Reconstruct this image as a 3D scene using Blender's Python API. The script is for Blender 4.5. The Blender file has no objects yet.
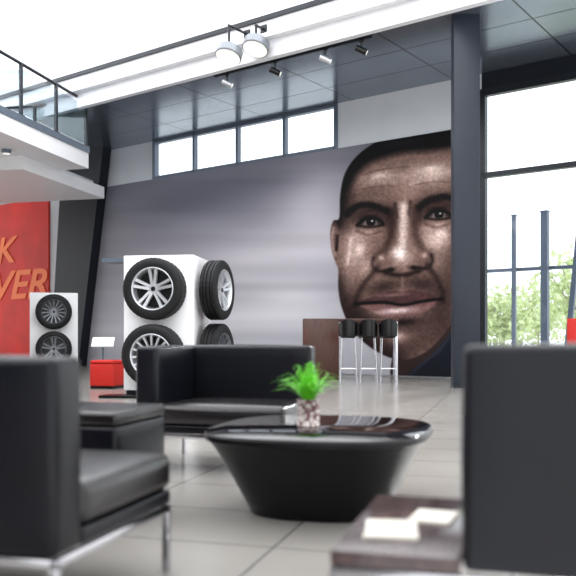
import bpy, bmesh, math, random
import numpy as np
from mathutils import Vector, Matrix
random.seed(4); np.random.seed(4)
F=800.0; YH=338.0; H=0.82
scene=bpy.context.scene
COL=scene.collection

# ---------------------------------------------------------------- materials
def lin(c):
    return tuple(((x/255.0)/12.92 if x/255.0<=0.04045 else ((x/255.0+0.055)/1.055)**2.4) for x in c)
def mat(name,rgb,rough=0.5,metal=0.0,nscale=6.0,namt=0.08,bump=0.0,bscale=60.0,coat=0.0,spec=0.5,emit=0.0,stretch=None):
    m=bpy.data.materials.new(name); m.use_nodes=True
    nt=m.node_tree; b=nt.nodes["Principled BSDF"]
    c=lin(rgb)
    tc=nt.nodes.new("ShaderNodeTexCoord"); n=nt.nodes.new("ShaderNodeTexNoise")
    n.inputs["Scale"].default_value=nscale; n.inputs["Detail"].default_value=4
    if stretch:
        mp=nt.nodes.new("ShaderNodeMapping"); mp.inputs["Scale"].default_value=stretch
        nt.links.new(tc.outputs["Object"],mp.inputs["Vector"]); nt.links.new(mp.outputs["Vector"],n.inputs["Vector"])
    else: nt.links.new(tc.outputs["Object"],n.inputs["Vector"])
    r=nt.nodes.new("ShaderNodeValToRGB")
    r.color_ramp.elements[0].position=0.3; r.color_ramp.elements[1].position=0.7
    r.color_ramp.elements[0].color=tuple(x*(1-namt) for x in c)+(1,)
    r.color_ramp.elements[1].color=tuple(min(1,x*(1+namt)) for x in c)+(1,)
    nt.links.new(n.outputs["Fac"],r.inputs["Fac"]); nt.links.new(r.outputs["Color"],b.inputs["Base Color"])
    b.inputs["Roughness"].default_value=rough; b.inputs["Metallic"].default_value=metal
    b.inputs["Coat Weight"].default_value=coat; b.inputs["Specular IOR Level"].default_value=spec
    if emit>0:
        nt.links.new(r.outputs["Color"],b.inputs["Emission Color"]); b.inputs["Emission Strength"].default_value=emit
    if bump>0:
        n2=nt.nodes.new("ShaderNodeTexNoise"); n2.inputs["Scale"].default_value=bscale; n2.inputs["Detail"].default_value=3
        nt.links.new(tc.outputs["Object"],n2.inputs["Vector"])
        bp=nt.nodes.new("ShaderNodeBump"); bp.inputs["Strength"].default_value=bump; bp.inputs["Distance"].default_value=0.01
        nt.links.new(n2.outputs["Fac"],bp.inputs["Height"]); nt.links.new(bp.outputs["Normal"],b.inputs["Normal"])
    return m
def panelmat(name,rgb,mortar,w,h,ms,rough,metal=0.0,var=0.06,spec=0.5,sat=0.8):
    m=bpy.data.materials.new(name); m.use_nodes=True
    nt=m.node_tree; b=nt.nodes["Principled BSDF"]
    tc=nt.nodes.new("ShaderNodeTexCoord"); br=nt.nodes.new("ShaderNodeTexBrick")
    br.offset=0.0; br.squash=1.0
    c=lin(rgb)
    br.inputs["Color1"].default_value=tuple(x*(1-var) for x in c)+(1,)
    br.inputs["Color2"].default_value=tuple(x*(1+var) for x in c)+(1,)
    br.inputs["Mortar"].default_value=lin(mortar)+(1,)
    br.inputs["Scale"].default_value=1.0; br.inputs["Mortar Size"].default_value=ms
    br.inputs["Mortar Smooth"].default_value=0.2
    br.inputs["Brick Width"].default_value=w; br.inputs["Row Height"].default_value=h
    nt.links.new(tc.outputs["Object"],br.inputs["Vector"])
    n=nt.nodes.new("ShaderNodeTexNoise"); n.inputs["Scale"].default_value=1.3; n.inputs["Detail"].default_value=6
    nt.links.new(tc.outputs["Object"],n.inputs["Vector"])
    mx=nt.nodes.new("ShaderNodeMixRGB"); mx.blend_type='OVERLAY'; mx.inputs["Fac"].default_value=0.2
    nt.links.new(br.outputs["Color"],mx.inputs["Color1"]); nt.links.new(n.outputs["Fac"],mx.inputs["Color2"])
    nt.links.new(mx.outputs["Color"],b.inputs["Base Color"])
    b.inputs["Roughness"].default_value=rough; b.inputs["Metallic"].default_value=metal
    b.inputs["Specular IOR Level"].default_value=spec
    return m
def glassmat(name,tint,gl=0.06):
    m=bpy.data.materials.new(name); m.use_nodes=True
    nt=m.node_tree; nt.nodes.clear()
    o=nt.nodes.new("ShaderNodeOutputMaterial"); t=nt.nodes.new("ShaderNodeBsdfTransparent"); g=nt.nodes.new("ShaderNodeBsdfGlossy")
    t.inputs["Color"].default_value=tint+(1,); g.inputs["Roughness"].default_value=0.03
    mx=nt.nodes.new("ShaderNodeMixShader"); mx.inputs[0].default_value=gl
    nt.links.new(t.outputs[0],mx.inputs[1]); nt.links.new(g.outputs[0],mx.inputs[2]); nt.links.new(mx.outputs[0],o.inputs["Surface"])
    return m
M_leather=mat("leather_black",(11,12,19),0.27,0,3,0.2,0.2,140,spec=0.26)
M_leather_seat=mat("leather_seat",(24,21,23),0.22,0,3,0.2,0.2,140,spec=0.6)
M_chrome=mat("chrome",(205,205,210),0.16,1.0,5,0.03)
M_gloss=mat("table_gloss",(10,6,8),0.05,0,5,0.1,spec=0.4)
M_tableside=mat("table_side",(9,8,11),0.42,0,5,0.1,spec=0.2)
M_white=mat("white_paint",(236,236,238),0.45,0,4,0.01)
M_stand=mat("gloss_white",(240,240,242),0.2,0,4,0.01)
M_wallwhite=mat("wall_plaster",(206,209,214),0.7,0,2,0.03)
M_unseenwall=mat("unseen_wall_dark",(56,54,54),0.8,0,2,0.05)  # for the added rear wall, kept dark so the leather reflects less
M_column=mat("column_grey",(36,41,52),0.4,0,2,0.08,spec=0.35)
M_darkpillar=mat("pillar_dark",(20,24,32),0.45,0,2,0.1,spec=0.3)
M_dark=mat("dark_metal",(28,32,38),0.35,0.3,4,0.1)
M_frame=mat("window_frame",(96,106,120),0.4,0.3,4,0.05)
M_lampgrey=mat("lamp_housing",(128,132,138),0.35,0.5,4,0.05)
M_silver=mat("wheel_silver",(208,210,214),0.28,0.7,4,0.05)
M_gun=mat("wheel_graphite",(122,125,130),0.3,0.7,4,0.05)
M_rubber=mat("tire_rubber",(14,14,16),0.55,0,10,0.15,0.15,200,spec=0.3)
M_red=mat("red_wall",(208,34,20),0.45,0,1.0,0.18,spec=0.25)
M_orange=mat("orange_lettering",(246,112,36),0.5,0,3,0.03)
M_redfab=mat("red_upholstery",(196,28,14),0.6,0,20,0.08,0.2,120)
M_walnut=mat("walnut_wood",(70,36,26),0.35,0,5,0.4,stretch=(8,8,0.6))
M_wood2=mat("smoked_wood",(70,56,56),0.18,0,5,0.3,stretch=(8,0.8,8))
M_black=mat("black_plastic",(9,9,11),0.3,0,5,0.1,spec=0.4)
M_soffit=panelmat("soffit_panels",(132,142,154),(24,26,32),2.4,1.06,0.016,0.2,0.75,0.05)
M_floor=panelmat("floor_tiles",(146,142,137),(80,78,76),0.9,0.6,0.005,0.22,0.0,0.03,0.6)
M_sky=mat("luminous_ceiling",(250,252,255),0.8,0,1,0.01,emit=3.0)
M_lamp=mat("lamp_diffuser",(255,252,245),0.6,0,3,0.01,emit=0.55)
M_glass=glassmat("pane_glass",(0.96,0.98,1.0),0.04)
M_railglass=glassmat("rail_glass",(0.78,0.83,0.85),0.10)
M_green=mat("fern_green",(104,196,38),0.45,0,15,0.3)
M_tree=mat("tree_leaves",(206,218,168),0.8,0,2.5,0.2)
M_bark=mat("bark",(180,172,158),0.8,0,6,0.2)
M_grass=mat("ground_paving",(196,196,194),0.9,0,1,0.05)
M_paper=mat("paper",(206,200,190),0.6,0,14,0.05)
M_soil=mat("soil",(60,45,35),0.9,0,30,0.3)

def canmat():
    m=bpy.data.materials.new("can_pattern"); m.use_nodes=True
    nt=m.node_tree; b=nt.nodes["Principled BSDF"]
    tc=nt.nodes.new("ShaderNodeTexCoord"); v=nt.nodes.new("ShaderNodeTexVoronoi"); v.inputs["Scale"].default_value=55
    nt.links.new(tc.outputs["Object"],v.inputs["Vector"])
    r=nt.nodes.new("ShaderNodeValToRGB"); e=r.color_ramp.elements
    e[0].color=lin((225,216,210))+(1,); e[1].color=lin((110,70,72))+(1,); e[0].position=0.3; e[1].position=0.75
    nt.links.new(v.outputs["Distance"],r.inputs["Fac"]); nt.links.new(r.outputs["Color"],b.inputs["Base Color"])
    b.inputs["Roughness"].default_value=0.3; b.inputs["Metallic"].default_value=0.2
    return m
M_can=canmat()

# ---------------------------------------------------------------- helpers
def link(o,parent=None):
    COL.objects.link(o)
    if parent is not None: o.parent=parent
    return o
def tag(o,label,cat,group=None):
    o["label"]=label; o["category"]=cat
    if group: o["group"]=group
def thing(name,label,cat,loc=(0,0,0),rz=0.0,group=None):
    e=bpy.data.objects.new(name,None); e.empty_display_size=0.2
    e.location=loc; e.rotation_euler=(0,0,rz); link(e); tag(e,label,cat,group); return e
def mk(name,bm,m,parent=None,loc=(0,0,0),rz=0.0,smooth=False,label=None):
    me=bpy.data.meshes.new(name); bmesh.ops.recalc_face_normals(bm,faces=bm.faces[:])
    bm.to_mesh(me); bm.free()
    me.materials.append(m)
    if smooth:
        me.polygons.foreach_set("use_smooth",[True]*len(me.polygons))
        try: me.set_sharp_from_angle(angle=math.radians(40))
        except Exception: pass
    o=bpy.data.objects.new(name,me); o.location=loc; o.rotation_euler=(0,0,rz); link(o,parent)
    if label: o["label"]=label
    return o
def struct(o): o["kind"]="structure"; return o
def addbox(bm,a,b,bev=0.0,seg=3,mtx=None):
    t=bmesh.new(); bmesh.ops.create_cube(t,size=1.0)
    for v in t.verts:
        v.co=Vector([(a[i]+b[i])/2+v.co[i]*(b[i]-a[i]) for i in range(3)])
    if bev>0: bmesh.ops.bevel(t,geom=t.edges[:],offset=bev,segments=seg,affect='EDGES',profile=0.5)
    if mtx is not None: bmesh.ops.transform(t,matrix=mtx,verts=t.verts[:])
    me=bpy.data.meshes.new("tmp"); t.to_mesh(me); t.free(); bm.from_mesh(me); bpy.data.meshes.remove(me)
def box(name,a,b,m,parent=None,bev=0.0,seg=3,label=None,**k):
    bm=bmesh.new(); addbox(bm,a,b,bev,seg); return mk(name,bm,m,parent,smooth=bev>0,label=label,**k)
def addtube(bm,p,q,r,seg=12,r2=None):
    p=Vector(p);q=Vector(q); d=q-p
    rot=d.to_track_quat('Z','Y').to_matrix().to_4x4()
    bmesh.ops.create_cone(bm,cap_ends=True,segments=seg,radius1=r,radius2=r if r2 is None else r2,depth=d.length,matrix=Matrix.Translation((p+q)/2)@rot)
def addlathe(bm,prof,seg=64,axis='Z',mod=None,closed=False):
    rings=[]
    for i in range(seg):
        a=2*math.pi*i/seg; ring=[]
        for j,(r,h) in enumerate(prof):
            rr=r+(mod(i,j) if mod else 0)
            if axis=='Z': co=(rr*math.cos(a),rr*math.sin(a),h)
            else: co=(rr*math.cos(a),h,rr*math.sin(a))
            ring.append(bm.verts.new(co))
        rings.append(ring)
    n=len(prof)
    for i in range(seg):
        A=rings[i];B=rings[(i+1)%seg]
        for j in range(n if closed else n-1):
            k=(j+1)%n
            try: bm.faces.new((A[j],A[k],B[k],B[j]))
            except Exception: pass
def addprism(bm,pts,y0,y1):
    a=[bm.verts.new((p[0],y0,p[1])) for p in pts]; b=[bm.verts.new((p[0],y1,p[1])) for p in pts]
    bm.faces.new(a); bm.faces.new(b[::-1]); n=len(pts)
    for i in range(n): bm.faces.new((a[i],a[(i+1)%n],b[(i+1)%n],b[i]))

# ---------------------------------------------------------------- frames
P0=np.array([3.38,16.4]); U=np.array([-0.8057,0.5924]); N=np.array([0.5924,0.8057])
WA=math.atan2(-0.5924,0.8057)
FA=-math.radians(15.66)
def s_of(px,off=0.0):
    q=P0-N*off; k=(px-288)/F
    return (q[0]-k*q[1])/(-U[0]+U[1]*k)
def lx(px,off=0.0): return -s_of(px,off)
def Yat(px,off=0.0):
    return (P0-N*off)[1]+U[1]*s_of(px,off)
def z_of(px,py,off=0.0): return H+(YH-py)*Yat(px,off)/F
WL=(P0[0],P0[1],0)
ZC=6.12; ZM=5.09; SOF=3.18

# ---------------------------------------------------------------- structure
def wbox(name,a,b,m,bev=0): return struct(box(name,a,b,m,None,bev,loc=WL,rz=WA))
XL=-20.0; XR=6.0
xwL=lx(153); xwR=lx(338)
wbox("wall_back",(XL,0.0,0),(0.62,0.25,ZM),M_wallwhite)
wbox("wall_back.001",(XL,0.0,ZM),(xwL,0.25,ZC),M_wallwhite)
wbox("wall_back.002",(xwR,0.0,ZM),(0.62,0.25,ZC),M_wallwhite)
zt=z_of(480,90)
wbox("wall_right",(0.62,0.0,zt),(XR,0.25,ZC),M_darkpillar)
wbox("wall_left",(XL,-0.06,0),(lx(50)+0.0,-0.002,ZM-0.02),M_red)
wbox("wall_front_unseen",(XL,-24.3,0),(XR,-24.0,8.2),M_unseenwall)  # unseen wall behind the camera, added to block bright reflections in the leather
def tolocal(p,ang): 
    c,s=math.cos(-ang),math.sin(-ang); return (c*p[0]-s*p[1],s*p[0]+c*p[1])
def polyobj(name,pts,z,m,ang,thick=0.1):
    bm=bmesh.new(); q=[tolocal(p,ang) for p in pts]
    a=[bm.verts.new((x,y,z)) for x,y in q]; b=[bm.verts.new((x,y,z-thick)) for x,y in q]
    bm.faces.new(a); bm.faces.new(b[::-1])
    for i in range(len(q)): bm.faces.new((a[i],a[(i+1)%len(q)],b[(i+1)%len(q)],b[i]))
    return mk(name,bm,m,None,rz=ang)
def W(x,y): return tuple(P0+(-x)*U+N*y)
struct(polyobj("floor",[W(XL,0.3),W(XR,0.3),W(XR,-24),W(XL,-24)],0.0,M_floor,FA))
struct(polyobj("ground",[W(-45,0.32),W(45,0.32),W(45,70),W(-45,70)],-0.08,M_grass,FA))
wbox("ceiling",(XL,-SOF,ZC),(XR,0.25,ZC+0.12),M_soffit)
wbox("trim_1",(XL,-SOF-0.14,ZC-0.03),(XR,-SOF,6.80),M_white)
wbox("trim_2",(XL,-SOF-0.20,6.80),(XR,-SOF,6.88),M_dark)
wbox("trim_3",(XL,-SOF-0.06,6.88),(XR,-SOF,8.2),M_white)
wbox("trim_4",(XL,-SOF-0.30,6.42),(XR,-SOF-0.14,6.50),M_white)
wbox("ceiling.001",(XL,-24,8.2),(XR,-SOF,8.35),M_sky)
def winframe(name,x0,x1,z0,z1,divs,fw,m,slant=0.0,y0=-0.03,y1=0.10,transoms=()):
    bm=bmesh.new()
    addbox(bm,(x0,y0,z0),(x1,y1,z0+fw)); addbox(bm,(x0,y0,z1-fw),(x1,y1,z1))
    for i in range(divs+1):
        x=x0+(x1-x0)*i/divs
        w=fw*1.4 if i in(0,divs) else fw*1.0
        pts=[(x-w/2,z0),(x+w/2,z0),(x+w/2+slant,z1),(x-w/2+slant,z1)]
        addprism(bm,pts,y0,y1)
    for t in transoms: addbox(bm,(x0,y0,t-0.05),(x1,y1,t+0.05))
    o=mk(name,bm,m,None,loc=WL,rz=WA); struct(o)
    box("pane",(x0+0.02,0.04,z0+0.02),(x1-0.02,0.055,z1-0.02),M_glass,o)
    return o
winframe("window_1",xwL+0.05,xwR-0.05,ZM+0.0,ZC-0.01,4,0.07,M_frame,slant=0.0)
zt2=z_of(480,176)
winframe("window_2",lx(480)+0.02,lx(600),0.0,zt,1,0.14,M_dark,transoms=(zt2,))
winframe("window_3",lx(600)+0.1,XR-0.1,0.0,zt,1,0.14,M_dark,transoms=(zt2,))

# ---------------------------------------------------------------- mural painting (vertex colours)
s0=s_of(472); s1=s_of(76)
NU,NV=700,460
S=np.linspace(s1,s0,NU); Z=np.linspace(0.02,ZM,NV)
SS,ZZ=np.meshgrid(S,Z)
XX=P0[0]+U[0]*SS; YY=P0[1]+U[1]*SS
PX=288+F*XX/YY; PY=YH-F*(ZZ-H)/YY
def vnoise(sx,sy,seed=0):
    r=np.random.RandomState(seed); G=r.rand(256,256)
    x=PX/sx; y=PY/sy
    xi=np.floor(x).astype(int); yi=np.floor(y).astype(int); fx=x-xi; fy=y-yi
    fx=fx*fx*(3-2*fx); fy=fy*fy*(3-2*fy)
    g=lambda a,b:G[b%256,a%256]
    return (g(xi,yi)*(1-fx)+g(xi+1,yi)*fx)*(1-fy)+(g(xi,yi+1)*(1-fx)+g(xi+1,yi+1)*fx)*fy
IMG=np.zeros(PX.shape+(3,))
def blend(mask,c):
    global IMG
    IMG=IMG*(1-mask[...,None])+np.array(c,float)*mask[...,None]
def G(cx,cy,rx,ry,c,a=1.0,ang=0):
    t=math.radians(ang); dx=PX-cx; dy=PY-cy
    x=dx*math.cos(t)+dy*math.sin(t); y=-dx*math.sin(t)+dy*math.cos(t)
    blend(a*np.exp(-((x/rx)**2+(y/ry)**2)),c)
def E(cx,cy,rx,ry,c,a=1.0,ang=0,soft=1.2):
    t=math.radians(ang); dx=PX-cx; dy=PY-cy
    x=dx*math.cos(t)+dy*math.sin(t); y=-dx*math.sin(t)+dy*math.cos(t)
    r=np.sqrt((x/rx)**2+(y/ry)**2); d=(1-r)*min(rx,ry)
    blend(a*np.clip(d/soft+0.5,0,1),c)
def segdist(pts,closed=False):
    d=np.full(PX.shape,1e9); n=len(pts)
    for i in range(n if closed else n-1):
        a=pts[i]; b=pts[(i+1)%n]; vx,vy=b[0]-a[0],b[1]-a[1]; L=vx*vx+vy*vy+1e-9
        t=np.clip(((PX-a[0])*vx+(PY-a[1])*vy)/L,0,1)
        d=np.minimum(d,np.hypot(PX-a[0]-t*vx,PY-a[1]-t*vy))
    return d
def crom(pts,closed=False,k=5):
    out=[];n=len(pts)
    for i in range(n if closed else n-1):
        if closed: p=[pts[(i+j-1)%n] for j in range(4)]
        else: p=[pts[max(0,min(n-1,i+j-1))] for j in range(4)]
        for q in range(k):
            t=q/k
            out.append(tuple(0.5*((2*p[1][e])+(-p[0][e]+p[2][e])*t+(2*p[0][e]-5*p[1][e]+4*p[2][e]-p[3][e])*t*t+(-p[0][e]+3*p[1][e]-3*p[2][e]+p[3][e])*t**3) for e in (0,1)))
    if not closed: out.append(pts[-1])
    return out
def LG(pts,w,c,a=1.0):
    d=segdist(crom(pts)); blend(a*np.exp(-(d/w)**2),c)
def pmask(pts,soft=1.2,smooth=True):
    p=crom(pts,True) if smooth else pts
    d=segdist(p,True); ins=np.zeros(PX.shape,bool); n=len(p)
    for i in range(n):
        a=p[i]; b=p[(i+1)%n]
        c=((a[1]>PY)!=(b[1]>PY))
        with np.errstate(divide='ignore',invalid='ignore'):
            xx=(b[0]-a[0])*(PY-a[1])/(b[1]-a[1]+1e-12)+a[0]
        ins^=(c&(PX<xx))
    return np.clip(np.where(ins,d,-d)/soft+0.5,0,1)
# background: streaked grey sky
tY=np.clip((PY-150)/220,0,1)[...,None]
IMG=np.array([108,107,119.])*(1-tY)+np.array([178,177,185.])*tY
slant=vnoise(90,16,5)*0.6+vnoise(50,9,6)*0.4
G(265,258,110,32,(208,203,209),0.8,-12)
G(314,215,40,60,(204,199,206),0.8)
G(112,228,38,20,(168,167,174),0.6,-25)
G(190,200,80,16,(90,89,102),0.7,-10)
G(250,180,60,12,(98,97,109),0.6,-8)
G(100,290,40,50,(162,162,170),0.5)
G(235,320,120,22,(218,215,221),0.8)
G(110,335,40,14,(210,210,216),0.6)
G(250,366,140,9,(162,159,168),0.6)
G(290,300,50,20,(232,228,233),0.6)
IMG=IMG+((slant-0.5)*22)[...,None]
IMG=IMG+((vnoise(240,7,8)-0.5)*12)[...,None]
NECK=pmask([(372,340),(392,352),(400,384),(500,384),(500,300),(420,320)],1.5)
blend(NECK,(44,31,29))
HEAD=pmask([(500,118),(440,130),(408,134),(380,141),(359,155),(346,173),(341,195),(340,218),(334,221),(331,232),(332,248),(336,262),(339,270),(339,288),(342,306),(349,323),(360,338),(375,350),(392,358),(410,359),(428,351),(443,336),(458,318),(500,290)],1.8)
BG=IMG.copy()
IMG[:]=np.array([124,96,87.])
LG([(343,182),(341,225)],9,(48,33,31),0.8)
LG([(339,285),(345,318),(361,340),(395,360)],14,(40,28,27),0.9)
G(352,314,13,28,(46,32,30),0.8,-20)
G(442,308,20,45,(60,43,40),0.8)
G(460,250,10,60,(60,42,40),0.7)
G(356,248,11,20,(198,169,159),0.85)
G(350,275,7,20,(156,127,118),0.6)
G(437,239,14,12,(212,183,172),0.9)
G(384,179,24,9,(176,148,137),0.8,-12)
G(432,174,24,10,(210,181,170),0.85,-8)
G(407,192,12,10,(164,132,121),0.6)
G(349,198,8,20,(64,45,42),0.7)
G(372,192,18,7,(100,74,67),0.5,-8)
HAIR=pmask([(500,110),(430,122),(380,134),(350,150),(336,178),(335,224),(341,224),(345,206),(348,192),(356,177),(368,165),(384,158),(405,153),(430,151),(460,147),(500,142)],9)
blend(HAIR*0.97,(15,14,18))
G(400,143,28,5,(46,43,49),0.5,-8)
G(370,216,19,10,(36,23,21),0.95,-6); G(438,208,18,10,(36,23,21),0.95,-6)
G(391,218,6,12,(44,29,27),0.9); G(419,215,5,10,(52,35,32),0.85)
G(368,234,14,3.8,(182,151,140),0.8,-8); G(438,227,14,3.8,(190,158,147),0.8,-8)
G(371,213.5,9,1.6,(88,63,57),0.7,-5); G(438,205.5,8,1.6,(92,67,60),0.65,-5)
bn=0.75+0.5*vnoise(1.2,3.0,21)
for pts in ([(348,214),(356,207.5),(367,205),(379,207.5),(391,213)],[(419,208),(427,201.5),(437,198),(448,197),(461,200)]):
    d=segdist(crom(pts)); blend(np.clip(0.9*np.exp(-(d/3.6)**2.6)*bn,0,0.95),(12,8,9))
LG([(396,204),(398,217)],1.8,(44,29,27),0.75); LG([(411,202),(409,215)],1.8,(44,29,27),0.7)
for (cx,cy) in ((371,222),(439,214.5)):
    m=pmask([(cx-11,cy+2.4),(cx-6,cy-1.2),(cx+1,cy-2.4),(cx+7,cy-1.2),(cx+11,cy+1.6),(cx+6,cy+3.2),(cx-2,cy+3.8)],1.4)
    blend(m,(128,116,114))
    d=np.hypot(PX-cx-0.5,PY-cy-0.2); blend(m*np.clip(4.6-d+0.5,0,1),(18,11,10)); blend(m*np.clip(2.2-d+0.5,0,1),(4,3,4))
    E(cx+1.8,cy-0.9,1.1,0.9,(232,226,226),0.9,0,0.8)
    G(cx-9,cy+1,3.4,3,(56,38,36),0.85); G(cx+9,cy+1,3.4,3,(56,38,36),0.85)
    LG([(cx-13,cy+3.5),(cx-7,cy-1.8),(cx+1,cy-3.6),(cx+9,cy-1.8),(cx+13,cy+2.5)],1.7,(8,5,6),0.97)
    LG([(cx-11,cy+4),(cx-2,cy+5.2),(cx+8,cy+4.3),(cx+13,cy+2)],1.2,(30,18,18),0.8)
    LG([(cx-14,cy+9),(cx-2,cy+13),(cx+12,cy+9)],1.6,(84,58,52),0.55)
LG([(393,212),(392,232),(387,248),(379,256)],4.8,(58,40,36),0.8)
LG([(415,210),(416,232),(421,246),(428,254)],4.0,(70,48,43),0.7)
LG([(404,206),(404,225),(403,246)],4.4,(228,202,191),0.85)
G(403,257,12,9,(190,158,147),0.95); G(400,253,6,5.5,(252,240,233),0.97)
G(383,262,8,7,(112,84,76),0.8); G(423,259,8,7,(118,89,80),0.8)
G(382,258,3,3,(208,178,168),0.8); G(425,255,3,3,(202,172,162),0.7)
LG([(374,258),(373,266),(378,271),(386,271)],1.9,(28,17,17),0.8)
LG([(432,255),(433,262),(428,268),(420,268)],1.9,(28,17,17),0.8)
G(391,270,5,2.3,(6,4,5),0.98,-12); G(415,268,5,2.3,(6,4,5),0.98,10)
LG([(386,273),(403,275.5),(420,271)],2.6,(34,22,21),0.85)
G(385,287,18,7,(44,31,30),0.75,-12); G(422,284,16,7,(46,32,31),0.75,8)
LG([(403,278),(403,289)],1.8,(140,110,102),0.5)
G(402,337,30,20,(48,34,33),0.65); G(365,325,14,18,(38,26,26),0.65)
LG([(378,268),(367,281),(358,296),(356,306)],3.0,(44,30,28),0.75)
LG([(428,265),(437,278),(443,292),(444,302)],3.0,(44,30,28),0.7)
G(366,268,6,9,(182,152,142),0.7,30); G(439,262,5,8,(172,141,132),0.5)
UL=pmask([(359,303),(372,297),(388,292),(398,291),(403,293),(409,290),(420,291),(432,295),(440,299),(425,301),(403,304),(380,304)],2.2)
blend(UL,(82,54,54)); G(394,295,14,1.8,(160,124,121),0.6,-4)
LLp=pmask([(362,305),(380,304),(403,305),(424,302),(438,300),(430,309),(416,315),(400,318),(384,316),(371,311)],2.6)
blend(LLp,(122,85,84)); G(397,311,17,2.8,(230,205,202),0.85,-4)
LG([(356,304),(370,303),(386,302.5),(403,305),(420,302),(434,300),(443,299)],1.6,(10,5,7),0.97)
G(402,322.5,20,4,(30,20,20),0.9,-4)
G(400,337,13,7,(154,122,114),0.8); G(399,336,5,3,(214,186,178),0.6)
LG([(352,238),(348,264)],2,(226,198,187),0.6)
G(361,250,4,7,(238,213,203),0.6,20); G(442,234,6,4,(242,216,207),0.7)
G(380,176,8,3,(230,205,194),0.55,-15); G(432,169,9,3,(244,219,208),0.65,-8); G(415,184,5,3,(218,190,180),0.45)
LG([(364,175),(385,169),(410,167)],0.9,(84,60,54),0.4); LG([(362,189),(385,186),(400,187)],0.9,(84,60,54),0.4)
LG([(416,185),(435,182),(456,183)],0.9,(84,60,54),0.4)
E(336,242,4,18,(112,85,78),0.9,0,2); LG([(334,228),(333,242),(336,256)],1.4,(172,142,133),0.7); LG([(338,236),(337,250)],1.5,(30,18,18),0.9)
sp=(vnoise(1.3,1.3,11)*0.5+vnoise(2.6,2.4,12)*0.5)
IMG=IMG*(0.84+0.32*sp)[...,None]
spk=np.clip((vnoise(1.1,1.1,31)-0.72)/0.28,0,1)*np.clip((IMG.mean(axis=2)-120)/90,0,1)
blend(spk*0.6,(250,238,232))
gray=IMG.mean(axis=2,keepdims=True); IMG=gray+(IMG-gray)*0.80
IMG=np.clip((IMG-96)*1.2+93,4,252)
IMG=BG*(1-HEAD[...,None])+IMG*HEAD[...,None]
SHm=pmask([(400,388),(408,376),(420,364),(434,354),(450,334),(470,312),(500,300),(500,392)],1.5)
blend(SHm*0.97,(18,21,31)); LG([(410,376),(424,363),(440,350),(456,328)],1.6,(50,56,72),0.6)
IMG=np.clip(IMG,0,255)/255.0
LIN=np.where(IMG<=0.04045,IMG/12.92,((IMG+0.055)/1.055)**2.4)
verts=np.zeros((NV*NU,3)); verts[:,0]=(-SS).ravel(); verts[:,1]=-0.03; verts[:,2]=ZZ.ravel()
idx=np.arange(NV*NU).reshape(NV,NU)
faces=np.stack([idx[:-1,:-1],idx[:-1,1:],idx[1:,1:],idx[1:,:-1]],axis=-1).reshape(-1,4)
me=bpy.data.meshes.new("mural"); me.vertices.add(len(verts)); me.vertices.foreach_set("co",verts.ravel())
me.loops.add(faces.size); me.loops.foreach_set("vertex_index",faces.ravel().astype(np.int32))
me.polygons.add(len(faces)); me.polygons.foreach_set("loop_start",(np.arange(len(faces))*4).astype(np.int32))
me.update(calc_edges=True)
ca=me.color_attributes.new("print","FLOAT_COLOR","POINT")
rgba=np.ones((NV*NU,4)); rgba[:,:3]=LIN.reshape(-1,3); ca.data.foreach_set("color",rgba.ravel())
mm=bpy.data.materials.new("mural_print"); mm.use_nodes=True; nt=mm.node_tree; b=nt.nodes["Principled BSDF"]
at=nt.nodes.new("ShaderNodeAttribute"); at.attribute_name="print"
nt.links.new(at.outputs["Color"],b.inputs["Base Color"]); b.inputs["Roughness"].default_value=0.6; b.inputs["Specular IOR Level"].default_value=0.15
me.materials.append(mm)
mo=bpy.data.objects.new("mural",me); mo.location=WL; mo.rotation_euler=(0,0,WA); link(mo)
tag(mo,"huge printed wall mural of a short-haired man's face against grey sky","mural")

# ---------------------------------------------------------------- lettering on red wall
def lettering(txt,px0,px1,pyb,pyt):
    off=0.075
    xa,xb=lx(px0,off),lx(px1,off); pm=(px0+px1)/2
    za,zb=z_of(pm,pyb,off),z_of(pm,pyt,off)
    cu=bpy.data.curves.new("t","FONT"); cu.body=txt; cu.extrude=0.01; cu.shear=0.25; cu.offset=0.02; cu.size=1.0
    ob=bpy.data.objects.new("t",cu); link(ob); bpy.context.view_layer.update()
    dg=bpy.context.evaluated_depsgraph_get(); m2=bpy.data.meshes.new_from_object(ob.evaluated_get(dg)); bpy.data.objects.remove(ob)
    co=np.array([v.co[:] for v in m2.vertices]); mn=co.min(0); mx=co.max(0)
    for v in m2.vertices:
        x=(v.co.x-mn[0])/(mx[0]-mn[0]); z=(v.co.y-mn[1])/(mx[1]-mn[1]); y=-v.co.z
        v.co=(xa+x*(xb-xa),y-off,za+z*(zb-za))
    m2.materials.clear(); m2.materials.append(M_orange)
    o=bpy.data.objects.new("wall_lettering",m2); o.location=WL; o.rotation_euler=(0,0,WA); link(o)
    tag(o,"orange slanted capital letters "+txt+" on the red wall","lettering","orange slogan letters")
lettering("K",-3,18,263,237)
lettering("VER",-5,48,299,270)

# ---------------------------------------------------------------- columns
cd=13.1
col=thing("pillar","square dark grey floor-to-ceiling column beside the mural","column",((467-288)/F*cd,cd,0),0.0)
wd=26/F*cd
box("shaft",(-wd/2,0,0.0),(wd/2,0.25,ZC-0.001),M_column,col,0.006,2)
box("base_plate",(-wd/2-0.01,-0.01,0),(wd/2+0.01,0.26,0.04),M_dark,col)
bm=bmesh.new(); off=0.35
pts=[(lx(50,off),0),(lx(78,off),0),(lx(103,off),ZC),(lx(62,off),ZC)]
addprism(bm,pts,-off,-off+0.3)
o=mk("leaning_pillar",bm,M_darkpillar,None,loc=WL,rz=WA); tag(o,"leaning charcoal wedge pillar between red wall and mural","column")

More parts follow.
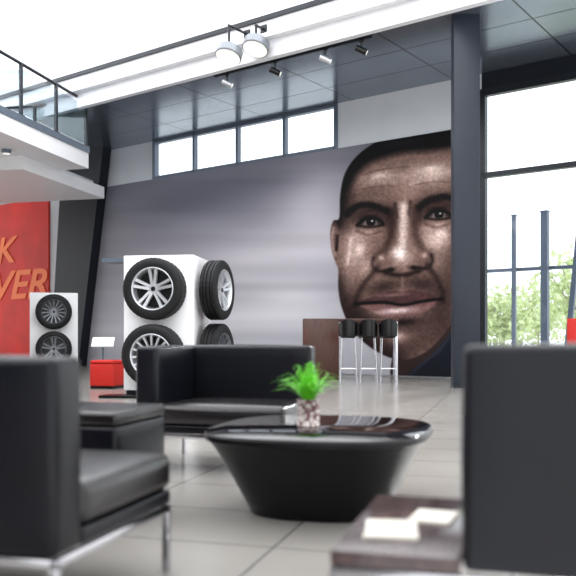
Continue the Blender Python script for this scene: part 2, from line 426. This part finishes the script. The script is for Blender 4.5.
# ---------------------------------------------------------------- balcony
ZB=5.30
B=Vector((-4.66,18.8)); V=Vector((0.2446,0.9696)).normalized()
ba=math.atan2(V.y,V.x)-math.pi/2
bal=thing("balcony","upper gallery slab with glass railing and dark handrail","balcony",(B.x,B.y,0),ba)
box("slab",(-9,-12,ZB-0.14),(0,0.0,ZB),M_frame,bal)
box("soffit",(-9,-12,ZB-0.50),(-0.03,-0.0,ZB-0.14),M_white,bal)
box("downstand_beam",(-9,-1.6,ZB-0.80),(-0.75,2.2,ZB-0.501),M_white,bal)
box("rear_slab",(-9,0.0,ZB-0.45),(-1.6,3.2,ZB-0.1),M_white,bal)
for i in range(9):
    y=-0.05-i*1.35
    bm=bmesh.new(); addbox(bm,(-0.09,y-0.03,ZB),(-0.03,y+0.03,ZB+1.05)); addbox(bm,(-0.12,y-0.06,ZB),(0.0,y+0.06,ZB+0.02)); mk("post",bm,M_dark,bal)
    if i<8: box("glass_panel",(-0.065,y-1.29,ZB+0.06),(-0.05,y-0.04,ZB+0.95),M_railglass,bal)
for i in range(1,5):
    x=-0.06-i*1.35
    box("post",(x-0.03,-0.09,ZB),(x+0.03,-0.03,ZB+1.05),M_dark,bal)
    box("glass_panel",(x+0.04,-0.065,ZB+0.06),(x+1.30,-0.05,ZB+0.95),M_railglass,bal)
bm=bmesh.new(); addtube(bm,(-0.06,-11.9,ZB+1.06),(-0.06,-0.03,ZB+1.06),0.035); addtube(bm,(-7,-0.06,ZB+1.06),(-0.06,-0.06,ZB+1.06),0.035); mk("handrail",bm,M_dark,bal,smooth=True)
dl=thing("downlight","small round white downlight under the gallery slab","lamp",(-5.95,16.9,ZB-0.503),0)
bm=bmesh.new(); addlathe(bm,[(0,-0.08),(0.08,-0.08),(0.10,-0.05),(0.10,0)],32); mk("housing",bm,M_frame,dl,smooth=True)
bm=bmesh.new(); addlathe(bm,[(0,-0.095),(0.075,-0.09),(0.078,-0.081)],32); mk("diffuser",bm,M_lamp,dl,smooth=True)

# ---------------------------------------------------------------- round lamps and spotlights
for px,py in ((229,54),(256,46)):
    d=14.9; X=(px-288)/F*d; z=H+(YH-py)*d/F
    lyy=float(np.dot(np.array([X,d])-P0,N)); arm=(-SOF-0.14)-lyy+0.004
    e=thing("round_lamp","round silver drum luminaire with white diffuser","lamp",(X,d,z),WA,"drum luminaires")
    TL=Matrix.Rotation(math.radians(-22),4,'X')
    bm=bmesh.new(); addlathe(bm,[(0,0.13),(0.19,0.13),(0.245,0.09),(0.25,-0.06),(0.232,-0.08)],40); bmesh.ops.transform(bm,matrix=TL,verts=bm.verts[:]); mk("housing",bm,M_lampgrey,e,smooth=True)
    bm=bmesh.new(); addlathe(bm,[(0,-0.07),(0.20,-0.072),(0.231,-0.075)],40); bmesh.ops.transform(bm,matrix=TL,verts=bm.verts[:]); mk("diffuser",bm,M_lamp,e,smooth=True)
    hh=6.64-z
    bm=bmesh.new(); addtube(bm,(0,0,0.12),(0,0,hh),0.025); addtube(bm,(0,-0.02,hh),(0,arm,hh),0.025); addbox(bm,(-0.07,arm-0.03,hh-0.08),(0.07,arm,hh+0.08)); mk("bracket",bm,M_dark,e,smooth=True)
for i,(px,py) in enumerate(((227,80),(275,69),(325,57),(361,47))):
    off=SOF-0.12; X=lx(px,off); p=W(X,-off)
    e=thing("spotlight","small cylindrical ceiling spotlight on a short stem","spotlight",(p[0],p[1],ZC-0.04),WA+0.6,"soffit spotlights")
    bm=bmesh.new(); addtube(bm,(0,0,0),(0,0,-0.14),0.014); addtube(bm,(0,0,0),(0,0,-0.02),0.05,20); mk("stem",bm,M_black,e,smooth=True)
    bm=bmesh.new(); addtube(bm,(-0.09,0,-0.13),(0.10,0,-0.22),0.055,20); mk("lamp_head",bm,M_black if i%2 else M_silver,e,smooth=True)
    bm=bmesh.new(); addtube(bm,(0.10,0,-0.22),(0.106,0,-0.223),0.045,20); mk("lens",bm,M_lamp,e)
box_o=box("light_track",(lx(215,SOF-0.12),-SOF+0.10,ZC-0.036),(lx(372,SOF-0.12),-SOF+0.14,ZC-0.002),M_dark,None,loc=WL,rz=WA); tag(box_o,"slim dark lighting track under the soffit edge","track")

# ---------------------------------------------------------------- wheels
R=0.425
def tire_mesh():
    bm=bmesh.new(); w=0.125
    prof=[(0.285,-w+0.02),(0.30,-w+0.0),(0.34,-w-0.008),(0.385,-w+0.002),(0.41,-w+0.016),(R-0.004,-w+0.03)]
    tread=[]
    for a,b_ in ((-0.092,-0.058),(-0.048,-0.012),(0.012,0.048),(0.058,0.092)):
        tread+= [(R-0.014,a-0.001),(R,a+0.002),(R,b_-0.002),(R-0.014,b_+0.001)]
    prof+=tread+[(R-0.004,w-0.03),(0.41,w-0.016),(0.385,w-0.002),(0.34,w+0.008),(0.30,w),(0.285,w-0.02)]
    nT=len(tread)
    def mod(i,j):
        if 6<=j<6+nT and i%3==0: return -0.007
        return 0
    addlathe(bm,prof,120,'Y',mod,True)
    return bm
def rim_bm():
    bm=bmesh.new(); addlathe(bm,[(0.292,-0.112),(0.296,-0.118),(0.288,-0.122),(0.276,-0.112),(0.268,-0.085),(0.255,0.0),(0.255,0.10),(0.28,0.118),(0.29,0.112),(0.285,0.09),(0.27,0.0),(0.283,-0.09)],96,'Y',None,True); return bm
def spoke_bm(kind):
    bm=bmesh.new()
    n=5
    for k in range(n):
        a=2*math.pi*k/n+math.pi/2
        for sgn in ((-1,1) if kind==0 else (-1,0,1)):
            a0=a+sgn*(0.30 if kind==0 else 0.38); a1=a+sgn*(0.17 if kind==0 else 0.42)
            w0,w1=(0.026,0.022) if kind==0 else (0.014,0.015)
            r0,r1=0.055,0.272
            p0=Vector((math.cos(a0)*r0,0,math.sin(a0)*r0)); p1=Vector((math.cos(a1)*r1,0,math.sin(a1)*r1))
            t=(p1-p0).normalized(); sd=Vector((-t.z,0,t.x))
            vs=[]
            for (p,w,yf,yb) in ((p0,w0,-0.075,-0.03),((p0+p1)/2,(w0+w1)/2,-0.088,-0.05),(p1,w1*1.25,-0.104,-0.06)):
                vs.append([bm.verts.new(p+sd*w+Vector((0,yb,0))),bm.verts.new(p+sd*w*0.75+Vector((0,yf,0))),bm.verts.new(p-sd*w*0.75+Vector((0,yf,0))),bm.verts.new(p-sd*w+Vector((0,yb,0)))])
            for q in range(2):
                for j in range(4): bm.faces.new((vs[q][j],vs[q][(j+1)%4],vs[q+1][(j+1)%4],vs[q+1][j]))
            bm.faces.new(vs[0]); bm.faces.new(vs[2][::-1])
    addlathe(bm,[(0.0,-0.07),(0.045,-0.075),(0.075,-0.070),(0.085,-0.05),(0.085,0.02)],48,'Y')
    for k in range(5):
        a=2*math.pi*(k+0.5)/5+math.pi/2
        addtube(bm,(0.055*math.cos(a),-0.082,0.055*math.sin(a)),(0.055*math.cos(a),-0.06,0.055*math.sin(a)),0.009,8)
    return bm
def hub_bm():
    bm=bmesh.new(); addlathe(bm,[(0,-0.088),(0.026,-0.086),(0.032,-0.078),(0.032,-0.06)],32,'Y'); return bm
def disc_bm():
    bm=bmesh.new(); addlathe(bm,[(0,0.0),(0.25,0.0),(0.25,0.02),(0,0.02)],48,'Y'); return bm
proto={}
def mesh_of(key,fn,m):
    if key not in proto:
        o=mk("proto",fn(),m,None,smooth=True); proto[key]=o.data; bpy.data.objects.remove(o)
    return proto[key]
def wheel(parent_obj,lloc,rz,kind,m,lab):
    mw=Matrix.LocRotScale(parent_obj.location,parent_obj.rotation_euler,None)
    p=mw@Vector(lloc)
    e=thing("alloy_wheel",lab,"wheel",p,parent_obj.rotation_euler[2]+rz,"alloy wheels on white display stands")
    for nm,key,fn,mt in (("tire","tire",tire_mesh,M_rubber),("rim","rim"+m.name,rim_bm,m),("spokes","sp%d"%kind+m.name,lambda:spoke_bm(kind),m),("hub_cap","hub",hub_bm,M_black),("brake_backing","disc",disc_bm,M_black)):
        o=bpy.data.objects.new(nm,mesh_of(key,fn,mt)); link(o,e)
    return e
def display(loc,rz,side,lab,depth,w=0.505,h=1.97):
    e=thing("wheel_display_stand",lab,"display stand",loc,rz,"white wheel display stands")
    box("cabinet",(-w,0,0.09),(w,depth,h),M_stand,e,0.012,2)
    box("plinth",(-w+0.03,0.03,0),(w-0.03,depth-0.03,0.09),M_black,e)
    return e
D1=display(((158.5-288)/F*11.1,11.1,0),-math.radians(8),True,"tall glossy white cabinet carrying wheels on two faces",1.0)
wheel(D1,(-0.01,-0.14,1.49),0,0,M_silver,"silver twin-spoke alloy wheel with black tire on tall stand")
wheel(D1,(-0.03,-0.14,0.585),0,1,M_silver,"silver multi-spoke alloy wheel low on tall stand")
wheel(D1,(0.74,0.40,1.50),math.pi/2-0.14,0,M_silver,"tire seen nearly tread-on, mounted on cabinet side")
wheel(D1,(0.74,0.40,0.60),math.pi/2-0.14,1,M_gun,"tire seen nearly tread-on, mounted low on cabinet side")
for z in (1.50,0.60):
    bm=bmesh.new(); addtube(bm,(0.50,0.42,z),(0.66,0.42,z),0.06,20); mk("wheel_bracket",bm,M_black,D1)
box("header_shelf",(-0.86,0.1,1.895),(-0.50,0.5,1.945),M_frame,D1,label="grey projecting shelf")
box("foot_plate",(-0.75,-0.30,0.0),(0.3,0.02,0.035),M_black,D1,label="low black foot plate")
D2=display(((54-288)/F*19.4,19.4,0),math.radians(15),False,"distant white cabinet with two graphite wheels on its front",0.6,0.56,1.92)
wheel(D2,(0,-0.14,1.45),0,1,M_gun,"graphite multi-spoke wheel on distant white stand")
wheel(D2,(0,-0.14,0.56),0,0,M_gun,"graphite twin-spoke wheel low on distant white stand")

# ---------------------------------------------------------------- red pouf and lectern
pf=thing("cube_stool","red upholstered cube stool beside the tall wheel stand","stool",((107.5-288)/F*13.1,13.1,0),FA)
box("base",(-0.20,-0.20,0),(0.20,0.20,0.04),M_black,pf)
box("upholstery",(-0.21,-0.21,0.04),(0.21,0.21,0.40),M_redfab,pf,0.02,3)
box("seat_pad",(-0.21,-0.21,0.402),(0.21,0.21,0.46),M_redfab,pf,0.025,3)
lc=thing("information_stand","slim grey stand with tilted white information panel","information stand",((103-288)/F*15.5,15.5,0),0.1)
bm=bmesh.new(); addbox(bm,(-0.15,-0.15,0),(0.15,0.15,0.02)); mk("base",bm,M_frame,lc)
bm=bmesh.new(); addtube(bm,(0,0,0.02),(0,0,0.72),0.022,16); mk("pole",bm,M_frame,lc,smooth=True)
bm=bmesh.new(); addbox(bm,(-0.21,-0.15,-0.012),(0.21,0.15,0.012),0.004,2,Matrix.Translation((0,0,0.74))@Matrix.Rotation(math.radians(35),4,'X')); mk("panel",bm,M_white,lc)

# ---------------------------------------------------------------- bar
db=15.6
bar=thing("bar_counter","walnut-clad bar counter with dark top against the mural","bar counter",((303-288)/F*db,db,0),0.0)
wpx=F/db
box("end_panel",(0,0,0),(36/wpx,0.5,1.2),M_walnut,bar,0.012,2)
box("worktop",(36/wpx+0.001,0.05,1.14),(96/wpx,0.5,1.2),M_walnut,bar,0.006,2)
box("leg",(93/wpx,0.1,0),(95.5/wpx,0.45,1.14),M_chrome,bar)
def stool(px,d,rz,lab):
    e=thing("bar_stool",lab,"bar stool",((px-288)/F*d,d,0),rz,"bar stools at the counter")
    bm=bmesh.new()
    n=14; rows=[]
    for iz,(z,ro,sc) in enumerate(((0.84,0.14,1),(0.86,0.170,1),(0.94,0.176,1),(1.05,0.178,1),(1.17,0.178,1))):
        rr=[]
        for k in range(n+1):
            a=math.radians(-20+220*k/n) 
            top=z
            if iz==4: top=z-0.17*(1-math.sin(max(0,min(math.pi,math.pi*(k/n)))))
            rr.append(Vector((ro*math.cos(a),ro*math.sin(a),top)))
        rows.append(rr)
    vo=[[bm.verts.new(p) for p in r] for r in rows]; vi=[[bm.verts.new((p.x*0.86,p.y*0.86,p.z)) for p in r] for r in rows]
    for j in range(4):
        for k in range(n):
            bm.faces.new((vo[j][k],vo[j][k+1],vo[j+1][k+1],vo[j+1][k])); bm.faces.new((vi[j][k],vi[j+1][k],vi[j+1][k+1],vi[j][k+1]))
    for k in range(n): bm.faces.new((vo[4][k],vo[4][k+1],vi[4][k+1],vi[4][k])); bm.faces.new((vo[0][k],vi[0][k],vi[0][k+1],vo[0][k+1]))
    for k in (0,n):
        for j in range(4): bm.faces.new((vo[j][k],vo[j+1][k],vi[j+1][k],vi[j][k]))
    mk("backrest",bm,M_black,e,smooth=True)
    bm=bmesh.new(); addlathe(bm,[(0,0.82),(0.12,0.82),(0.14,0.85),(0.135,0.89),(0.10,0.90),(0,0.90)],32); mk("seat",bm,M_black,e,smooth=True)
    for sx,sy in ((-1,-1),(1,-1),(1,1),(-1,1)):
        bm=bmesh.new(); addtube(bm,(0.155*sx,0.16*sy,0.0),(0.12*sx,0.11*sy,0.82),0.010,10); mk("leg",bm,M_chrome,e,smooth=True)
    bm=bmesh.new(); q=[(-.145,-.145,.25),(.145,-.145,.25),(.145,.145,.25),(-.145,.145,.25)]
    for i in range(4): addtube(bm,q[i],q[(i+1)%4],0.009,8)
    mk("footrest",bm,M_chrome,e,smooth=True)
stool(348,14.9,math.pi,"black bucket-seat bar stool with chrome legs at counter")
stool(368,14.9,math.pi,"black bucket-seat bar stool with chrome legs at counter")
stool(388,14.9,math.pi,"black bucket-seat bar stool with chrome legs at counter")

# ---------------------------------------------------------------- armchairs
def softbox(name,a,b,m,parent,bev=0.03,puff=0.0,label=None):
    bm=bmesh.new(); addbox(bm,a,b)
    bmesh.ops.bevel(bm,geom=bm.edges[:],offset=bev,segments=4,affect='EDGES',profile=0.5)
    if puff>0:
        big=[f for f in bm.faces if f.calc_area()>0.02]
        bmesh.ops.subdivide_edges(bm,edges=list({e for f in big for e in f.edges}),cuts=7,use_grid_fill=True)
        c=[(a[i]+b[i])/2 for i in range(3)]; h=[(b[i]-a[i])/2 for i in range(3)]
        for v in bm.verts:
            q=[(v.co[i]-c[i])/h[i] for i in range(3)]
            for i in range(3):
                if abs(q[i])>0.97:
                    o_=[q[j] for j in range(3) if j!=i]
                    v.co[i]+=math.copysign(puff*max(0,1-o_[0]**2)*max(0,1-o_[1]**2),q[i])
    return mk(name,bm,m,parent,smooth=True,label=label)
def armchair(name,loc,rz,arm,lab,width=0.95,dep=0.76):
    e=thing(name,lab,"armchair",loc,rz,"black leather lounge armchairs")
    x0,x1=-width,0.0
    softbox("backrest",(x0,0,0.235),(x1,0.15,0.768),M_leather,e,0.022,0.008)
    sx0,sx1=x0+0.005,x1-0.005
    if arm=='R':
        softbox("armrest",(x1-0.15,0.153,0.235),(x1,dep,0.766),M_leather,e,0.022,0.008); sx1=x1-0.155
    else:
        softbox("armrest",(x0,0.153,0.235),(x0+0.15,dep,0.766),M_leather,e,0.022,0.008); sx0=x0+0.155
    softbox("seat_base",(sx0,0.155,0.235),(sx1,dep,0.285),M_leather,e,0.012)
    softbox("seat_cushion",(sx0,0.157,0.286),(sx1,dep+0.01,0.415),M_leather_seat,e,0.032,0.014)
    bm=bmesh.new()
    for a,b in (((x0,0.01,0.205),(x1,0.03,0.232)),((x0,dep-0.03,0.205),(x1,dep-0.01,0.232)),((x0,0.01,0.205),(x0+0.02,dep-0.01,0.232)),((x1-0.02,0.01,0.205),(x1,dep-0.01,0.232))):
        addbox(bm,a,b,0.003,2)
    mk("frame_rail",bm,M_chrome,e,smooth=True)
    for x in (x0,x1-0.025):
        for y in (0.01,dep-0.035): box("leg",(x,y,0),(x+0.025,y+0.025,0.205),M_chrome,e,0.002,1)
    return e
armchair("armchair",(-0.615,2.10,0),FA,'L',"black leather armchair seen from behind, slim chrome frame")
armchair("armchair",(-0.745,5.70,0),math.pi+FA,'R',"black leather armchair with high side arm facing the table",0.97)
C=thing("lounge_seat","dark leather high-back seat joined to smoked wood side shelf","lounge seat",(0.097,1.85,0),FA)
softbox("backrest",(0.30,0.0,0.30),(1.20,0.15,0.805),M_leather,C,0.02,0.006)
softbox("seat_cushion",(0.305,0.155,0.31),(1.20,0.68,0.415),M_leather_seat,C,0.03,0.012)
box("side_shelf",(0.0,0.0,0.295),(0.296,0.68,0.33),M_wood2,C,0.004,2,label="smoked wood shelf")
bm=bmesh.new()
for a,b in (((0,0.0,0.262),(1.2,0.02,0.292)),((0,0.66,0.262),(1.2,0.68,0.292)),((0,0,0.262),(0.02,0.68,0.292)),((1.18,0,0.262),(1.2,0.68,0.292))): addbox(bm,a,b,0.003,2)
mk("frame_rail",bm,M_chrome,C,smooth=True)
for x in (0,1.175):
    for y in (0.0,0.655): box("leg",(x,y,0),(x+0.025,y+0.025,0.262),M_chrome,C,0.002,1)
def brochure(lx_,ly_,z,r,w,h,lab):
    c,s=math.cos(FA),math.sin(FA); X=0.097+c*lx_-s*ly_; Y=1.85+s*lx_+c*ly_
    bm=bmesh.new()
    for k in range(3): addbox(bm,(-w/2,-h/2,k*0.0025),(w/2,h/2,k*0.0025+0.0022),0,1,Matrix.Rotation(0.03*k,4,'Z'))
    o=mk("brochure",bm,M_paper,None,loc=(X,Y,z),rz=FA+r); tag(o,lab,"brochure","papers on the side shelf")
brochure(0.11,0.22,0.3305,0.1,0.13,0.19,"cream folded brochure lying on the smoked wood shelf")
brochure(0.20,0.39,0.3305,-0.15,0.11,0.15,"pale brochure lying on the smoked wood shelf")
ot=thing("ottoman","low dark leather block beside the armchairs","ottoman",(-0.74,3.42,0),FA)
softbox("upholstery",(-0.75,0,0.06),(0,0.52,0.44),M_leather,ot,0.02,0.004)
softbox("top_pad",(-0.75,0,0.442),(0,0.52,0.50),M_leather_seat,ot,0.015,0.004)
for x in (-0.72,-0.06):
    for y in (0.03,0.46): box("leg",(x,y,0),(x+0.03,y+0.03,0.06),M_chrome,ot)

# ---------------------------------------------------------------- coffee table
T=thing("coffee_table","black rounded coffee table with glossy top and tapered base","coffee table",(0.165,3.90,0),FA)
def sring(a,b,z,n=2.8,seg=96):
    out=[]
    for i in range(seg):
        t=2*math.pi*i/seg; c,s=math.cos(t),math.sin(t)
        out.append((a*math.copysign(abs(c)**(2/n),c),b*math.copysign(abs(s)**(2/n),s),z))
    return out
def loft(rings,cap0=True,cap1=True):
    bm=bmesh.new(); vr=[[bm.verts.new(p) for p in r] for r in rings]; n=len(rings[0])
    for q in range(len(vr)-1):
        for i in range(n): bm.faces.new((vr[q][i],vr[q][(i+1)%n],vr[q+1][(i+1)%n],vr[q+1][i]))
    if cap0: bm.faces.new(vr[0][::-1])
    if cap1: bm.faces.new(vr[-1])
    return bm
A_,B_=0.525,0.57
rings=[]
for a,z in ((0.315,0.0),(0.325,0.006),(0.355,0.07),(0.405,0.17),(0.452,0.26),(0.487,0.32),(0.503,0.34),(0.512,0.352)):
    rings.append(sring(a,a*1.08,z))
mk("base",loft(rings),M_tableside,T,smooth=True)
mk("rim",loft([sring(A_-0.01,B_-0.01,0.3525),sring(A_,B_,0.357),sring(A_,B_,0.380),sring(A_-0.008,B_-0.008,0.384)]),M_tableside,T,smooth=True)
mk("table_top",loft([sring(A_-0.012,B_-0.012,0.3845),sring(A_-0.008,B_-0.008,0.387),sring(A_-0.012,B_-0.012,0.39)]),M_gloss,T,smooth=True,label="glossy black glass top")
PL=thing("potted_fern","small bright green fern in a patterned tin can","potted plant",(0.10,3.91,0.3905),0.3)
bm=bmesh.new(); addlathe(bm,[(0,0),(0.052,0),(0.056,0.004),(0.054,0.008),(0.054,0.120),(0.057,0.124),(0.057,0.130),(0.050,0.130),(0.050,0.105)],48); mk("can",bm,M_can,PL,smooth=True,label="patterned metal can")
bm=bmesh.new(); addlathe(bm,[(0,0.112),(0.0495,0.108)],32); mk("soil",bm,M_soil,PL)
bm=bmesh.new()
for k in range(95):
    az=random.random()*6.283; reach=random.uniform(0.04,0.18); top=random.uniform(0.06,0.15)*(1.15-reach*3)
    p0=Vector((0.03*math.cos(az)*random.random(),0.03*math.sin(az)*random.random(),0.125)); dr=Vector((math.cos(az),math.sin(az),0)); sd=Vector((-dr.y,dr.x,0))
    pts=[]
    for i in range(17):
        t=i/16; pts.append(p0+dr*(reach*t)+Vector((0,0,top*math.sin(t*2.1)*1.25)))
    for i in range(1,17):
        t=i/16; ln=0.016*math.sin(math.pi*min(1,t*0.9+0.1))+0.003; a=pts[i-1]; b=pts[i]
        v=[bm.verts.new(a+sd*0.001),bm.verts.new(b+sd*0.001),bm.verts.new(b-sd*0.001),bm.verts.new(a-sd*0.001)]; bm.faces.new(v)
        for sg in (1,-1):
            m_=(b-a)*0.5; tip=b+sd*sg*ln+(b-a)*1.0+Vector((0,0,random.uniform(-0.004,0.004)))
            v=[bm.verts.new(a),bm.verts.new((a+tip)/2+m_*0.3),bm.verts.new(tip),bm.verts.new((a+tip)/2-m_*0.35)]; bm.faces.new(v)
mk("foliage",bm,M_green,PL)

# ---------------------------------------------------------------- outside
def post(px,top,wm,lab,tilt=0):
    off=-1.2; d=Yat(px,off); X=lx(px,off); p=W(X,-off); z=H+(YH-top)*d/F
    bm=bmesh.new(); addbox(bm,(-wm/2,-wm/2,0),(wm/2,wm/2,z)); addbox(bm,(-wm,-wm,0),(wm,wm,0.03)); addbox(bm,(-wm/2-.01,-wm/2-.01,z),(wm/2+.01,wm/2+.01,z+.02))
    if tilt:
        for v in bm.verts: v.co.x+=tilt*v.co.z
    o=mk("steel_post",bm,M_frame,None,loc=(p[0],p[1],-0.08),rz=WA); tag(o,lab,"post","outdoor steel posts")
post(483,215,0.08,"slim grey steel post outside the glazing")
post(514,212,0.08,"slim grey steel post outside the glazing")
post(545,208,0.14,"thicker grey steel post outside the glazing")
post(564,206,0.10,"grey steel post leaning outside the glazing",0.10)
o=box("fence_rail",(lx(484,-1.3),1.3,0),(lx(640,-1.3),1.36,0.07),M_frame,None,loc=(P0[0],P0[1],z_of(520,271,-1.3)),rz=WA); tag(o,"horizontal grey rail carried by outdoor posts","rail")
rs=thing("red_floor_sign","narrow red floor-standing panel near the glazing","sign",((574-288)/F*13.5,13.5,0),WA)
box("base",(-0.15,-0.15,0),(0.15,0.15,0.03),M_dark,rs)
box("panel",(-0.11,-0.02,0.03),(0.11,0.02,1.15),M_redfab,rs,0.004,2)
def tree(X,Y,h,r,lab):
    e=thing("tree",lab,"tree",(X,Y,-0.08),0,"trees outside the glazing")
    bm=bmesh.new(); addtube(bm,(0,0,0),(0.05,0,h*0.6),0.06,12,0.04)
    for k in range(5):
        a=k*1.3; addtube(bm,(0.03,0,h*0.4),(math.cos(a)*r*0.6,math.sin(a)*r*0.6,h*0.75),0.03,8,0.02)
    mk("trunk",bm,M_bark,e,smooth=True)
    bm=bmesh.new()
    for k in range(1100):
        th=random.random()*6.283; ph=math.acos(random.uniform(-1,1)); rr=r*random.uniform(0.3,1.0)
        c=Vector((rr*math.sin(ph)*math.cos(th),rr*math.sin(ph)*math.sin(th),h*0.55+rr*1.15*math.cos(ph)))
        s=random.uniform(0.08,0.19); q=Matrix.Rotation(random.random()*6.28,3,Vector((random.uniform(-1,1),random.uniform(-1,1),random.uniform(-1,1))).normalized())
        bm.faces.new([bm.verts.new(c+q@Vector(w)) for w in ((-s,0,0),(0,-s*0.5,0.03),(s,0,0),(0,s*0.5,0.03))])
    mk("foliage",bm,M_tree,e)
for px,d,h,r in ((503,31,2.9,1.2),(538,37,3.6,1.5),(576,26.5,4.2,1.5)):
    tree((px-288)/F*d,d,h,r,"leafy light green tree outside the glazing")

# ---------------------------------------------------------------- world + lights + camera
w=bpy.data.worlds.new("world"); scene.world=w; w.use_nodes=True; nt=w.node_tree; bg=nt.nodes["Background"]
tc=nt.nodes.new("ShaderNodeTexCoord"); sp_=nt.nodes.new("ShaderNodeSeparateXYZ"); rp=nt.nodes.new("ShaderNodeValToRGB")
nt.links.new(tc.outputs["Generated"],sp_.inputs[0]); nt.links.new(sp_.outputs["Z"],rp.inputs["Fac"])
rp.color_ramp.elements[0].position=0.0; rp.color_ramp.elements[0].color=(0.96,0.97,0.98,1); rp.color_ramp.elements[1].position=0.6; rp.color_ramp.elements[1].color=(0.95,0.98,1.0,1)
nt.links.new(rp.outputs["Color"],bg.inputs["Color"]); bg.inputs["Strength"].default_value=2.0
sl=bpy.data.lights.new("sun","SUN"); sl.energy=3.5; sl.angle=math.radians(6); sl.color=(1.0,0.97,0.92)
so=bpy.data.objects.new("sun",sl); link(so); so.location=(10,20,14)
so.rotation_euler=Vector((-0.45,-0.80,-0.42)).to_track_quat('-Z','Y').to_euler()
cam=bpy.data.cameras.new("camera"); co=bpy.data.objects.new("camera",cam); link(co)
co.location=(0,0,H); co.rotation_euler=(math.pi/2,0,0)
cam.sensor_width=36; cam.lens=50; cam.shift_y=(YH-288)/576.0
cam.clip_end=300
cam.dof.use_dof=True; cam.dof.focus_distance=12; cam.dof.aperture_fstop=2.2
scene.camera=co
try:
    scene.view_settings.view_transform='Standard'; scene.view_settings.look='None'
except Exception as ex: print(ex)
